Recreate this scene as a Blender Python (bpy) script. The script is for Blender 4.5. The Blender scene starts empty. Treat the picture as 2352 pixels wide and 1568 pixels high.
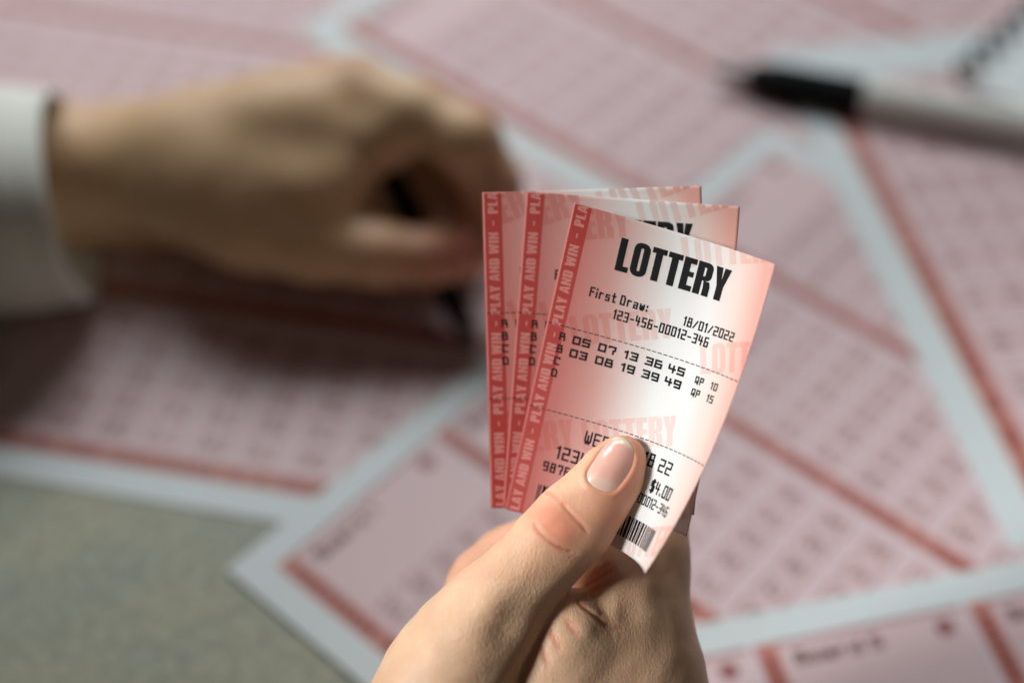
import bpy, bmesh, math, random
import numpy as np
from mathutils import Vector, Matrix

random.seed(7)
rng = np.random.default_rng(7)
S = bpy.context.scene
COL = S.collection

# ------------------------------------------------------------------ camera
H = 0.374                      # camera height above the table (m)
TILT = math.radians(46.5)      # below the horizontal
FPX = 50 / 36 * 2352           # focal length in photo pixels (2352 wide)
FOCUS = 0.310
cam = bpy.data.cameras.new('camera')
cam.lens = 50
cam.sensor_width = 36
cam.clip_start = 0.01
cam.clip_end = 50
cam.dof.use_dof = True
cam.dof.focus_distance = FOCUS - 0.0005
cam.dof.aperture_fstop = 3.7
cam.dof.aperture_blades = 0
camo = bpy.data.objects.new('camera', cam)
camo.location = (0, 0, H)
camo.rotation_euler = (math.radians(90) - TILT, 0, 0)
COL.objects.link(camo)
S.camera = camo

# ------------------------------------------------------------------ light
world = bpy.data.worlds.new('World')
S.world = world
world.use_nodes = True
bg = world.node_tree.nodes['Background']
bg.inputs[0].default_value = (1.0, 0.86, 0.74, 1)
bg.inputs[1].default_value = 0.028


def area(name, loc, target, sx, sy, power, color):
    l = bpy.data.lights.new(name, 'AREA')
    l.shape = 'RECTANGLE'
    l.size, l.size_y = sx, sy
    l.energy = power
    l.color = color
    o = bpy.data.objects.new(name, l)
    o.location = loc
    o.rotation_euler = (Vector(target) - Vector(loc)).to_track_quat('-Z', 'Y').to_euler()
    COL.objects.link(o)
    return o


area('window_light', (-0.16, 1.12, 0.84), (0.0, 0.47, 0.02), 1.0, 0.42, 10.6, (0.97, 0.99, 1.0))
spot = bpy.data.lights.new('added_spot', 'SPOT')      # unseen spot added at the left, narrow beam to brighten raised hand and tickets
spot.energy = 51
spot.color = (1.0, 1.0, 0.985)
spot.spot_size = math.radians(17)
spot.spot_blend = 0.6
spot.shadow_soft_size = 0.12
so = bpy.data.objects.new('added_spot', spot)
so.location = (-0.54, 0.04, 0.54)
so.rotation_euler = (Vector((0.012, 0.170, 0.182)) - so.location).to_track_quat('-Z', 'Y').to_euler()
COL.objects.link(so)

S.view_settings.view_transform = 'Standard'
S.view_settings.look = 'None'
S.view_settings.exposure = 0
S.view_settings.gamma = 1
S.view_settings.use_curve_mapping = False
S.render.engine = 'CYCLES'
S.cycles.use_denoising = True
S.cycles.max_bounces = 8
S.cycles.sample_clamp_indirect = 6

# ------------------------------------------------------------------ geometry helpers
FW = np.array([0, math.cos(TILT), -math.sin(TILT)])
UP = np.array([0, math.sin(TILT), math.cos(TILT)])
RT = np.array([1.0, 0, 0])
CAM = np.array([0, 0, H])


def pray(px, py):
    return RT * (px - 1176) / FPX + UP * (-(py - 784) / FPX) + FW


def at_height(px, py, z=0.0):
    """point seen at photo pixel (px, py) lying z metres above the table"""
    r = pray(px, py)
    return CAM + r * ((z - H) / r[2])


def c2w(P):
    """hand-held frame (mm: x right, y up, z toward the viewer, 0 at the focus plane) to world metres"""
    P = np.asarray(P, float)
    Z = 310.0 - P[..., 2]
    return CAM + (P[..., 0:1] * RT + P[..., 1:2] * UP + Z[..., None] * FW) / 1000.0


def hc(px, py, z):
    """photo pixel + depth offset (mm) to the hand-held frame"""
    Z = 310.0 - z
    return np.array([(px - 1176) / FPX * Z, (784 - py) / FPX * Z, z])


def mesh_obj(name, verts, faces, mats, mi=None, smooth=False, parent=None):
    me = bpy.data.meshes.new(name)
    me.from_pydata([tuple(map(float, v)) for v in verts], [], [tuple(int(i) for i in f) for f in faces])
    for m in (mats if isinstance(mats, (list, tuple)) else [mats]):
        me.materials.append(m)
    if mi is not None:
        me.polygons.foreach_set('material_index', np.asarray(mi, np.int32))
    if smooth:
        me.polygons.foreach_set('use_smooth', np.ones(len(me.polygons), bool))
    me.update()
    o = bpy.data.objects.new(name, me)
    COL.objects.link(o)
    if parent:
        o.parent = parent
    return o


def tag(o, label, cat=None, group=None, kind=None):
    if label:
        o['label'] = label
    if cat:
        o['category'] = cat
    if group:
        o['group'] = group
    if kind:
        o['kind'] = kind
    return o


# ------------------------------------------------------------------ materials
def mat(name, color=(0.8, 0.8, 0.8), rough=0.6, **kw):
    m = bpy.data.materials.new(name)
    m.use_nodes = True
    b = m.node_tree.nodes['Principled BSDF']
    b.inputs['Base Color'].default_value = (*color, 1)
    b.inputs['Roughness'].default_value = rough
    for k, v in kw.items():
        b.inputs[k.replace('_', ' ')].default_value = v
    return m


class NT:
    def __init__(self, m):
        self.t = m.node_tree
        self.b = self.t.nodes['Principled BSDF']
        self.out = self.t.nodes['Material Output']

    def n(self, typ, **props):
        nd = self.t.nodes.new(typ)
        for k, v in props.items():
            setattr(nd, k, v)
        return nd

    def l(self, a, b):
        self.t.links.new(a, b)

    def ramp(self, fac, stops, interp='LINEAR'):
        r = self.n('ShaderNodeValToRGB')
        r.color_ramp.interpolation = interp
        el = r.color_ramp.elements
        while len(el) < len(stops):
            el.new(0.5)
        for e, (p, c) in zip(el, stops):
            e.position = p
            e.color = (*c, 1)
        self.l(fac, r.inputs[0])
        return r.outputs[0]

    def noise(self, vec, scale, detail=3.0, rough=0.5):
        n = self.n('ShaderNodeTexNoise')
        n.inputs['Scale'].default_value = scale
        n.inputs['Detail'].default_value = detail
        n.inputs['Roughness'].default_value = rough
        if vec is not None:
            self.l(vec, n.inputs['Vector'])
        return n.outputs[0]

    def math(self, op, a, b=None):
        n = self.n('ShaderNodeMath', operation=op)
        for i, v in enumerate((a, b)):
            if v is None:
                continue
            if isinstance(v, (int, float)):
                n.inputs[i].default_value = v
            else:
                self.l(v, n.inputs[i])
        return n.outputs[0]

    def mix(self, fac, a, b, blend='MIX'):
        n = self.n('ShaderNodeMix', data_type='RGBA', blend_type=blend)
        for i, v in ((0, fac), (6, a), (7, b)):
            if isinstance(v, (int, float)):
                n.inputs[i].default_value = v
            elif isinstance(v, tuple):
                n.inputs[i].default_value = (*v, 1)
            else:
                self.l(v, n.inputs[i])
        return n.outputs[2]

    def bump(self, h, strength, dist, prev=None):
        n = self.n('ShaderNodeBump')
        n.inputs['Strength'].default_value = strength
        n.inputs['Distance'].default_value = dist
        self.l(h, n.inputs['Height'])
        if prev is not None:
            self.l(prev, n.inputs['Normal'])
        return n.outputs[0]

    def coord(self, kind='Object'):
        return self.n('ShaderNodeTexCoord').outputs[kind]

    def translucent(self, color, fac):
        tr = self.n('ShaderNodeBsdfTranslucent')
        if isinstance(color, tuple):
            tr.inputs[0].default_value = (*color, 1)
        else:
            self.l(color, tr.inputs[0])
        mx = self.n('ShaderNodeMixShader')
        mx.inputs[0].default_value = fac
        self.l(self.b.outputs[0], mx.inputs[1])
        self.l(tr.outputs[0], mx.inputs[2])
        self.l(mx.outputs[0], self.out.inputs[0])


# table: greenish speckled laminate
m_table = mat('table_laminate', (0.2, 0.2, 0.15), 0.55)
t = NT(m_table)
co = t.coord()
c1 = t.ramp(t.noise(co, 260, 5, 0.7), [(0.30, (0.19, 0.20, 0.15)), (0.5, (0.31, 0.325, 0.25)), (0.70, (0.45, 0.47, 0.37))])
c2 = t.ramp(t.noise(co, 30, 3), [(0.3, (0.86, 0.9, 0.9)), (0.7, (1.1, 1.06, 0.95))])
t.l(t.mix(1.0, c1, c2, 'MULTIPLY'), t.b.inputs['Base Color'])
t.l(t.bump(t.noise(co, 500, 2), 0.2, 0.0003), t.b.inputs['Normal'])


def print_mat(name, col, rough=0.55, var=0.06, transl=0.0):
    m = mat(name, col, rough)
    t = NT(m)
    n = t.noise(t.coord(), 900, 3)
    f = t.ramp(n, [(0.25, (1 - var,) * 3), (0.75, (1 + var,) * 3)])
    t.l(t.mix(1.0, col, f, 'MULTIPLY'), t.b.inputs['Base Color'])
    t.l(t.bump(t.noise(t.coord(), 1500, 2), 0.15, 0.0001), t.b.inputs['Normal'])
    if transl:
        t.translucent(col, transl)
    return m


m_white = print_mat('slip_white_paper', (0.66, 0.73, 0.74))
m_pink = print_mat('slip_pink_print', (0.71, 0.535, 0.55))
m_pale = print_mat('slip_pale_line', (0.70, 0.60, 0.66))
m_bar = print_mat('slip_red_bar', (0.52, 0.20, 0.16))
m_barink = print_mat('slip_bar_lettering', (0.30, 0.06, 0.045))
m_sink = print_mat('slip_maroon_ink', (0.30, 0.11, 0.10))
m_snum = print_mat('slip_number_ink', (0.42, 0.20, 0.21))


# tickets: pink-white-peach print that runs across the ticket (UV x = across, y = down)
def ticket_paper(name, k):
    m = mat(name, (0.8, 0.6, 0.5), 0.5)
    t = NT(m)
    uv = t.n('ShaderNodeUVMap')
    sep = t.n('ShaderNodeSeparateXYZ')
    t.l(uv.outputs[0], sep.inputs[0])
    u, v = sep.outputs[0], sep.outputs[1]
    # the pink reaches further in toward the lower end
    shift = t.math('MULTIPLY', t.math('SUBTRACT', v, 0.35), -0.14)
    uu = t.math('ADD', u, shift)
    c = t.ramp(uu, [(0.0, (0.66, 0.19, 0.165)), (0.10, (0.70, 0.26, 0.225)), (0.26, (0.76, 0.42, 0.375)), (0.42, (0.84, 0.70, 0.665)),
                    (0.56, (0.89, 0.89, 0.875)), (0.74, (0.90, 0.89, 0.88)), (0.88, (0.90, 0.72, 0.65)), (1.0, (0.86, 0.47, 0.40))])
    if k:
        c = t.mix(1.0, c, k, 'MULTIPLY')
    t.l(c, t.b.inputs['Base Color'])
    co = t.coord()
    b = t.bump(t.noise(co, 2600, 3, 0.6), 0.35, 0.00012)
    t.l(t.bump(t.noise(co, 700, 2), 0.2, 0.0002, b), t.b.inputs['Normal'])
    t.translucent(c, 0.38)
    return m


m_tpaper = ticket_paper('ticket_print', None)
m_twater = ticket_paper('ticket_faint_lettering', (0.97, 0.80, 0.77))
m_tback = print_mat('ticket_bare_paper', (0.85, 0.84, 0.82), transl=0.3)
m_tred = print_mat('ticket_red_band', (0.47, 0.05, 0.042), 0.45, transl=0.12)
m_tband = print_mat('ticket_band_lettering', (0.66, 0.24, 0.21), 0.5, transl=0.15)
m_tink = print_mat('ticket_black_ink', (0.010, 0.010, 0.011), 0.8)
m_tink.node_tree.nodes['Principled BSDF'].inputs['Specular IOR Level'].default_value = 0.15


def skin_mat(name, tone=(1, 1, 1), fine=1.0):
    m = mat(name, (0.6, 0.4, 0.3), 0.48)
    t = NT(m)
    att = t.n('ShaderNodeAttribute', attribute_name='pigment')
    co = t.coord()
    blot = t.ramp(t.noise(co, 140, 4, 0.6), [(0.3, (0.95, 0.90, 0.88)), (0.7, (1.04, 1.05, 1.05))])
    c = t.mix(1.0, att.outputs[0], blot, 'MULTIPLY')
    c = t.mix(1.0, c, tone, 'MULTIPLY')
    t.l(c, t.b.inputs['Base Color'])
    t.b.inputs['Subsurface Weight'].default_value = 0.45
    t.b.inputs['Subsurface Radius'].default_value = (1.0, 0.30, 0.12)
    t.b.inputs['Subsurface Scale'].default_value = 0.0022
    t.b.inputs['Specular IOR Level'].default_value = 0.45
    # skin relief: crossing fine furrows, then pores
    mp = t.n('ShaderNodeMapping')
    mp.inputs['Rotation'].default_value = (0.2, 0.1, 0.75)
    mp.inputs['Scale'].default_value = (1.0, 0.55, 0.8)
    t.l(co, mp.inputs[0])
    wob = t.n('ShaderNodeMix', data_type='VECTOR')
    wob.inputs[0].default_value = 0.0012
    nz = t.n('ShaderNodeTexNoise')
    nz.inputs['Scale'].default_value = 300
    t.l(co, nz.inputs['Vector'])
    t.l(mp.outputs[0], wob.inputs[4])
    t.l(nz.outputs['Color'], wob.inputs[5])
    vo = t.n('ShaderNodeTexVoronoi', feature='DISTANCE_TO_EDGE')
    vo.inputs['Scale'].default_value = 1150
    t.l(wob.outputs[1], vo.inputs['Vector'])
    fur = t.math('MINIMUM', vo.outputs[0], 0.22)
    wr = t.n('ShaderNodeAttribute', attribute_name='relief')
    b1 = t.n('ShaderNodeBump')
    b1.inputs['Distance'].default_value = 0.00045
    t.l(t.math('MULTIPLY', wr.outputs['Fac'], 0.55 * fine), b1.inputs['Strength'])
    t.l(fur, b1.inputs['Height'])
    b2 = t.bump(t.noise(co, 2400, 3, 0.6), 0.32 * fine, 0.0003, b1.outputs[0])
    b3 = t.bump(t.noise(co, 320, 3), 0.25 * fine, 0.0006, b2)
    t.l(b3, t.b.inputs['Normal'])
    t.l(t.math('ADD', t.math('MULTIPLY', t.noise(co, 800, 2), 0.2), 0.36), t.b.inputs['Roughness'])
    return m


m_skin = skin_mat('skin')
m_skin_rear = skin_mat('skin_of_writing_hand')

m_nail = mat('nail', (0.7, 0.45, 0.36), 0.16)
t = NT(m_nail)
att = t.n('ShaderNodeAttribute', attribute_name='pigment')
t.l(att.outputs[0], t.b.inputs['Base Color'])
t.b.inputs['Subsurface Weight'].default_value = 0.35
t.b.inputs['Subsurface Radius'].default_value = (1, 0.4, 0.25)
t.b.inputs['Subsurface Scale'].default_value = 0.0012
t.b.inputs['Coat Weight'].default_value = 0.3
t.b.inputs['Coat Roughness'].default_value = 0.12
t.l(t.bump(t.noise(t.coord(), 500, 2), 0.25, 0.0003), t.b.inputs['Normal'])

m_cloth = mat('cream_cloth', (0.84, 0.86, 0.78), 0.9)
t = NT(m_cloth)
co = t.coord()
t.l(t.ramp(t.noise(co, 400, 3), [(0.3, (0.86, 0.875, 0.80)), (0.7, (0.92, 0.93, 0.87))]), t.b.inputs['Base Color'])
wv = t.n('ShaderNodeTexWave')
wv.inputs['Scale'].default_value = 500
t.l(co, wv.inputs['Vector'])
t.l(t.bump(wv.outputs[1], 0.3, 0.0004), t.b.inputs['Normal'])

m_penwhite = print_mat('pen_white_plastic', (0.82, 0.84, 0.79), 0.35, 0.02)
m_black = print_mat('black_rubber', (0.005, 0.006, 0.007), 0.8, 0.02)
m_black.node_tree.nodes['Principled BSDF'].inputs['Specular IOR Level'].default_value = 0.2
m_metal = mat('pen_tip_metal', (0.16, 0.16, 0.16), 0.35, Metallic=0.9)
m_wire = mat('black_wire', (0.02, 0.02, 0.02), 0.4)
m_page = print_mat('notebook_paper', (0.78, 0.84, 0.84), 0.6, 0.03)
m_rule = print_mat('notebook_ruling', (0.45, 0.55, 0.52), 0.6, 0.03)

# ------------------------------------------------------------------ the surface they rest on
bm = bmesh.new()
bmesh.ops.create_cube(bm, size=1, matrix=Matrix.Translation((0, 0.6, -0.015)) @ Matrix.Diagonal((2.6, 1.9, 0.03, 1)))
bmesh.ops.bevel(bm, geom=bm.edges[:], offset=0.003, segments=2, affect='EDGES')
me = bpy.data.meshes.new('tabletop')
bm.to_mesh(me)
bm.free()
me.materials.append(m_table)
o = bpy.data.objects.new('tabletop', me)
COL.objects.link(o)
tag(o, 'grey green speckled tabletop under the scattered slips', kind='structure')

# ------------------------------------------------------------------ stroke lettering (thin square digital characters, unit cell 1 x 1, y down)
_r = lambda *p: list(p)
DIG = {
    '0': [_r((0, .0), (1, 0), (1, 1), (0, 1), (0, 0))],
    '1': [_r((0, .14), (.8, 0), (.8, 1))],
    '2': [_r((0, 0), (1, 0), (1, .5), (0, .5), (0, 1), (1, 1))],
    '3': [_r((0, 0), (1, 0), (1, 1), (0, 1)), _r((.25, .5), (1, .5))],
    '4': [_r((0, 0), (0, .55), (1, .55)), _r((.75, .1), (.75, 1))],
    '5': [_r((1, 0), (0, 0), (0, .48), (1, .48), (1, 1), (0, 1))],
    '6': [_r((.85, 0), (0, 0), (0, 1), (1, 1), (1, .48), (0, .48))],
    '7': [_r((0, .12), (0, 0), (1, 0), (1, .45), (.75, .6), (.75, 1))],
    '8': [_r((.08, 0), (.92, 0), (.92, .48), (.08, .48), (.08, 0)), _r((.08, .48), (0, .52), (0, 1), (1, 1), (1, .52), (.92, .48))],
    '9': [_r((1, .52), (0, .52), (0, 0), (1, 0), (1, 1), (.15, 1))],
    'A': [_r((0, 1), (0, 0), (.85, 0), (.85, .5)), _r((0, .5), (1, .5), (1, 1))],
    'B': [_r((0, 0), (.85, 0), (.85, .48), (1, .52), (1, 1), (0, 1), (0, 0)), _r((0, .48), (.9, .48))],
    'C': [_r((1, .15), (1, 0), (0, 0), (0, 1), (1, 1))],
    'D': [_r((0, 0), (.75, 0), (1, .25), (1, 1), (0, 1), (0, 0))],
    'E': [_r((1, 0), (0, 0), (0, 1), (1, 1)), _r((0, .48), (.85, .48))],
    'F': [_r((1, 0), (0, 0), (0, 1)), _r((0, .48), (.85, .48))],
    'J': [_r((1, 0), (1, 1), (0, 1), (0, .7))],
    'N': [_r((0, 1), (0, 0), (1, 0), (1, 1))],
    'P': [_r((0, 1), (0, 0), (1, 0), (1, .55), (0, .55))],
    'Q': [_r((0, 0), (1, 0), (1, .9), (0, .9), (0, 0)), _r((.6, .65), (.95, 1.1))],
    'W': [_r((0, 0), (0, .75), (.25, 1), (.5, .75), (.75, 1), (1, .75), (1, 0)), _r((.5, .35), (.5, .75))],
    'i': [_r((.5, .42), (.5, 1)), _r((.5, .04), (.5, .10))],
    'r': [_r((.1, .34), (.1, 1)), _r((.1, .5), (.35, .36), (.9, .36))],
    's': [_r((.95, .36), (.05, .36), (.05, .66), (.95, .66), (.95, 1), (.05, 1))],
    't': [_r((.4, .02), (.4, 1), (.9, 1)), _r((.05, .34), (.85, .34))],
    'a': [_r((.05, .36), (.95, .36), (.95, 1), (.05, 1), (.05, .66), (.95, .66))],
    'w': [_r((0, .36), (0, .85), (.25, 1), (.5, .85), (.75, 1), (1, .85), (1, .36)), _r((.5, .55), (.5, .85))],
    'o': [_r((.05, .36), (.95, .36), (.95, 1), (.05, 1), (.05, .36))],
    'd': [_r((.95, 0), (.95, 1), (.05, 1), (.05, .4), (.95, .4))],
    ':': [_r((.3, .38), (.3, .50)), _r((.3, .85), (.3, .97))],
    '.': [_r((.3, .9), (.3, 1))],
    '-': [_r((.08, .55), (.92, .55))],
    '/': [_r((.05, .95), (.95, .1))],
    '$': [_r((1, .08), (0, .08), (0, .48), (1, .48), (1, .92), (0, .92)), _r((.4, -.08), (.4, 1.08)), _r((.62, -.08), (.62, 1.08))],
}


def stroke_quads(pts, w):
    """quads (lists of 2D points) that cover a polyline of width w, square caps"""
    out = []
    for a, b in zip(pts[:-1], pts[1:]):
        a, b = np.array(a, float), np.array(b, float)
        d = b - a
        n = np.hypot(*d)
        if n < 1e-9:
            continue
        d /= n
        e = d * w / 2
        p = np.array([-d[1], d[0]]) * w / 2
        out.append([a - e - p, b + e - p, b + e + p, a - e + p])
    return out


NARROW = {'1': .58, 'i': .3, ':': .5, '.': .5, '-': .9}


def digital(text, x, y, cw, h, adv, w):
    """digital text starting at x (left) and y (top); cw cell width, adv advance, w stroke width"""
    out = []
    cx = x
    for ch in text:
        nw = NARROW.get(ch, 1.0)
        for pl in DIG.get(ch, []):
            out += stroke_quads([(cx + w / 2 + px * (cw * nw - w), y + w / 2 + py * (h - w)) for px, py in pl], w)
        cx += adv * (1 - (1 - nw) * cw / adv)
    return out


# heavy condensed capitals: pieces that abut and never overlap, unit height 1, y down
def ring(outer, inner):
    n = len(outer)
    return [[outer[i], outer[(i + 1) % n], inner[(i + 1) % n], inner[i]] for i in range(n)]


def rrect(x0, y0, x1, y1, r, k=4):
    pts = []
    for cx, cy, a0 in ((x1 - r, y0 + r, -90), (x1 - r, y1 - r, 0), (x0 + r, y1 - r, 90), (x0 + r, y0 + r, 180)):
        for i in range(k + 1):
            a = math.radians(a0 + 90 * i / k)
            pts.append((cx + r * math.cos(a), cy + r * math.sin(a)))
    return pts


def half_round(x0, y0, x1, y1, r, k=5):
    pts = [(x0, y0)]
    for cx, cy, a0 in ((x1 - r, y0 + r, -90), (x1 - r, y1 - r, 0)):
        for i in range(k + 1):
            a = math.radians(a0 + 90 * i / k)
            pts.append((cx + r * math.cos(a), cy + r * math.sin(a)))
    pts.append((x0, y1))
    return pts


HV = {
    'L': (.36, [[(0, 0), (.2, 0), (.2, .83), (0, .83)], [(0, .83), (.36, .83), (.36, 1), (0, 1)]]),
    'O': (.46, ring(rrect(0, -.01, .46, 1.01, .2), rrect(.19, .15, .27, .85, .04))),
    'T': (.41, [[(0, 0), (.41, 0), (.41, .17), (0, .17)], [(.105, .17), (.305, .17), (.305, 1), (.105, 1)]]),
    'E': (.36, [[(0, 0), (.2, 0), (.2, 1), (0, 1)], [(.2, 0), (.36, 0), (.36, .17), (.2, .17)], [(.2, .41), (.34, .41), (.34, .57), (.2, .57)], [(.2, .83), (.36, .83), (.36, 1), (.2, 1)]]),
    'R': (.46, ring(half_round(0, 0, .45, .56, .17), half_round(.2, .16, .26, .42, .03)) +
          [[(0, .56), (.2, .56), (.2, 1), (0, 1)], [(.24, .56), (.42, .56), (.46, .70), (.46, 1), (.265, 1), (.265, .72)]]),
    'Y': (.46, [[(0, 0), (.2, 0), (.235, .38), (.13, .58)], [(.26, 0), (.46, 0), (.33, .58), (.235, .38)], [(.13, .58), (.235, .38), (.33, .58), (.33, 1), (.13, 1)]]),
    'P': (.44, ring(half_round(0, 0, .44, .6, .17), half_round(.2, .16, .25, .44, .03)) + [[(0, .6), (.2, .6), (.2, 1), (0, 1)]]),
    'A': (.48, [[(.13, 0), (.24, 0), (.24, .22), (.2, .62), (.045, .62)], [(.24, 0), (.35, 0), (.435, .62), (.28, .62), (.24, .22)],
                [(.045, .62), (.435, .62), (.455, .79), (.025, .79)], [(.025, .79), (.19, .79), (.17, 1), (0, 1)], [(.29, .79), (.455, .79), (.48, 1), (.31, 1)]]),
    'N': (.46, [[(0, 0), (.16, 0), (.16, 1), (0, 1)], [(.30, 0), (.46, 0), (.46, 1), (.30, 1)], [(.16, 0), (.30, .55), (.30, 1), (.16, .45)]]),
    'D': (.45, ring(half_round(0, 0, .45, 1, .17), half_round(.2, .16, .26, .84, .03))),
    'W': (.66, [[(0, 0), (.18, 0), (.215, .5), (.17, 1), (.08, 1)], [(.25, .05), (.33, .05), (.33, .42), (.27, 1), (.17, 1), (.215, .5)],
                [(.33, .05), (.41, .05), (.445, .5), (.49, 1), (.39, 1), (.33, .42)], [(.48, 0), (.66, 0), (.58, 1), (.49, 1), (.445, .5)]]),
    'I': (.2, [[(0, 0), (.2, 0), (.2, 1), (0, 1)]]),
    '-': (.2, [[(.02, .48), (.18, .48), (.18, .62), (.02, .62)]]),
    ' ': (.16, []),
}


def heavy(text, h, gap=.035, width=None):
    """heavy capitals laid out from x = 0, baseline at y = h; optionally fitted to a width"""
    x, out = 0.0, []
    for ch in text:
        w, pcs = HV[ch]
        for pc in pcs:
            out.append([np.array([(x + a) * h, b * h]) for a, b in pc])
        x += w + gap
    tot = (x - gap) * h
    if width:
        out = [[p * np.array([width / tot, 1]) for p in pc] for pc in out]
        tot = width
    return out, tot


def xf(polys, ox, oy, ang=0.0):
    c, s = math.cos(ang), math.sin(ang)
    return [[np.array([ox + p[0] * c - p[1] * s, oy + p[0] * s + p[1] * c]) for p in pc] for pc in polys]


def sheet_polys(polys, step, clip):
    """2D polygons cut on a grid (so they can follow a bent sheet) and clipped to clip = (x0, y0, x1, y1)"""
    bm = bmesh.new()
    for pc in polys:
        try:
            f = bm.faces.new([bm.verts.new((p[0], p[1], 0)) for p in pc])
        except ValueError:
            pass
    if clip:
        for co, no in (((clip[0], 0, 0), (-1, 0, 0)), ((clip[2], 0, 0), (1, 0, 0)), ((0, clip[1], 0), (0, -1, 0)), ((0, clip[3], 0), (0, 1, 0))):
            bmesh.ops.bisect_plane(bm, geom=bm.verts[:] + bm.edges[:] + bm.faces[:], plane_co=co, plane_no=no, clear_outer=True)
    bmesh.ops.triangulate(bm, faces=bm.faces[:])
    if step:
        xs = [v.co.x for v in bm.verts] or [0]
        ys = [v.co.y for v in bm.verts] or [0]
        for k in range(math.ceil(min(xs) / step), math.floor(max(xs) / step) + 1):
            bmesh.ops.bisect_plane(bm, geom=bm.verts[:] + bm.edges[:] + bm.faces[:], plane_co=(k * step, 0, 0), plane_no=(1, 0, 0))
        for k in range(math.ceil(min(ys) / (2 * step)), math.floor(max(ys) / (2 * step)) + 1):
            bmesh.ops.bisect_plane(bm, geom=bm.verts[:] + bm.edges[:] + bm.faces[:], plane_co=(0, k * 2 * step, 0), plane_no=(0, 1, 0))
    bm.verts.index_update()
    V = np.array([(v.co.x, v.co.y) for v in bm.verts]).reshape(-1, 2)
    Fc = []
    for f in bm.faces:
        ids = [v.index for v in f.verts]
        a = sum(V[ids[i]][0] * V[ids[(i + 1) % len(ids)]][1] - V[ids[(i + 1) % len(ids)]][0] * V[ids[i]][1] for i in range(len(ids)))
        if abs(a) < 1e-7:
            continue
        Fc.append(ids if a < 0 else ids[::-1])      # y runs down the sheet: this side faces the reader
    bm.free()
    return V, Fc


# ------------------------------------------------------------------ play slips on the table (mm, origin at the top left corner, y down the slip)
SW, SH, MG = 297.0, 210.0, 11.0


def slip_layers(board_offset=0, shift_top=0.0):
    white = [[(0, 0), (SW, 0), (SW, SH), (0, SH)]]
    pink, bar, barink, pale, ink, num, dot = [], [], [], [], [], [], []
    x0, x1, y0, y1 = MG, SW - MG, MG + shift_top, SH - MG
    bw = (x1 - x0) / 4
    for b in range(4):
        bx = x0 + b * bw
        if b:
            pale.append([(bx, y0), (bx + 2.2, y0), (bx + 2.2, y1), (bx, y1)])
        o = 2.2 if b else 0
        bar.append([(bx + o, y0), (bx + o + 6.8, y0), (bx + o + 6.8, y1), (bx + o, y1)])
        yy = y0 + 5
        while yy < y1 - 6:                                   # darker lettering-like marks along the bar
            L = random.uniform(2.2, 4.5)
            barink.append([(bx + o + 1.6, yy), (bx + o + 5.2, yy), (bx + o + 5.2, yy + L), (bx + o + 1.6, yy + L)])
            yy += L + random.choice((0.9, 0.9, 1.0, 4.5))
        px0 = bx + o + 6.8
        px1 = x0 + (b + 1) * bw
        pink.append([(px0, y0), (px1, y0), (px1, y1), (px0, y1)])
        num += [[(px0, y0), (px1, y0), (px1, y0 + 1.4), (px0, y0 + 1.4)]]
        ink += digital('Board', px0 + 4, y0 + 4.2, 3.7, 4.8, 4.4, 1.15)
        ink += digital(str(b + 1 + board_offset), px0 + 28, y0 + 4.2, 3.7, 4.8, 4.4, 1.15)
        cx, cy = px1 - 7.5, y0 + 6.5
        dot += [[(cx + 3.0 * math.cos(a * math.pi / 10), cy + 3.0 * math.sin(a * math.pi / 10)) for a in range(20)]]
        k = 0
        for r in range(int((y1 - y0 - 40) / 16.6) + 1):
            ry = y0 + 34 + r * 16.6
            if r:
                pale.append([(px0 + 2, ry - 4.2), (px1 - 1, ry - 4.2), (px1 - 1, ry - 3.1), (px0 + 2, ry - 3.1)])
            for c in range(5):
                k += 1
                cxx = px0 + 4.2 + c * 11.3
                num += digital('%02d' % k, cxx, ry + 3.0, 2.9, 4.0, 3.5, .8)
                num += stroke_quads([(cxx - .2, ry + 1.7), (cxx - .2, ry), (cxx + 6.6, ry), (cxx + 6.6, ry + 1.7)], .8)
                num += stroke_quads([(cxx - .2, ry + 8.3), (cxx - .2, ry + 10), (cxx + 6.6, ry + 10), (cxx + 6.6, ry + 8.3)], .8)
    return [(white, 0), (pink, 1), (bar, 2), (barink, 3), (pale, 4), (ink, 5), (num, 6), (dot, 5)]


SLIP_MATS = [m_white, m_pink, m_bar, m_barink, m_pale, m_sink, m_snum]
SLIP_Z = [0.10, 0.16, 0.16, 0.20, 0.20, 0.20, 0.24, 0.20]        # mm above the underside of the paper


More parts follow.
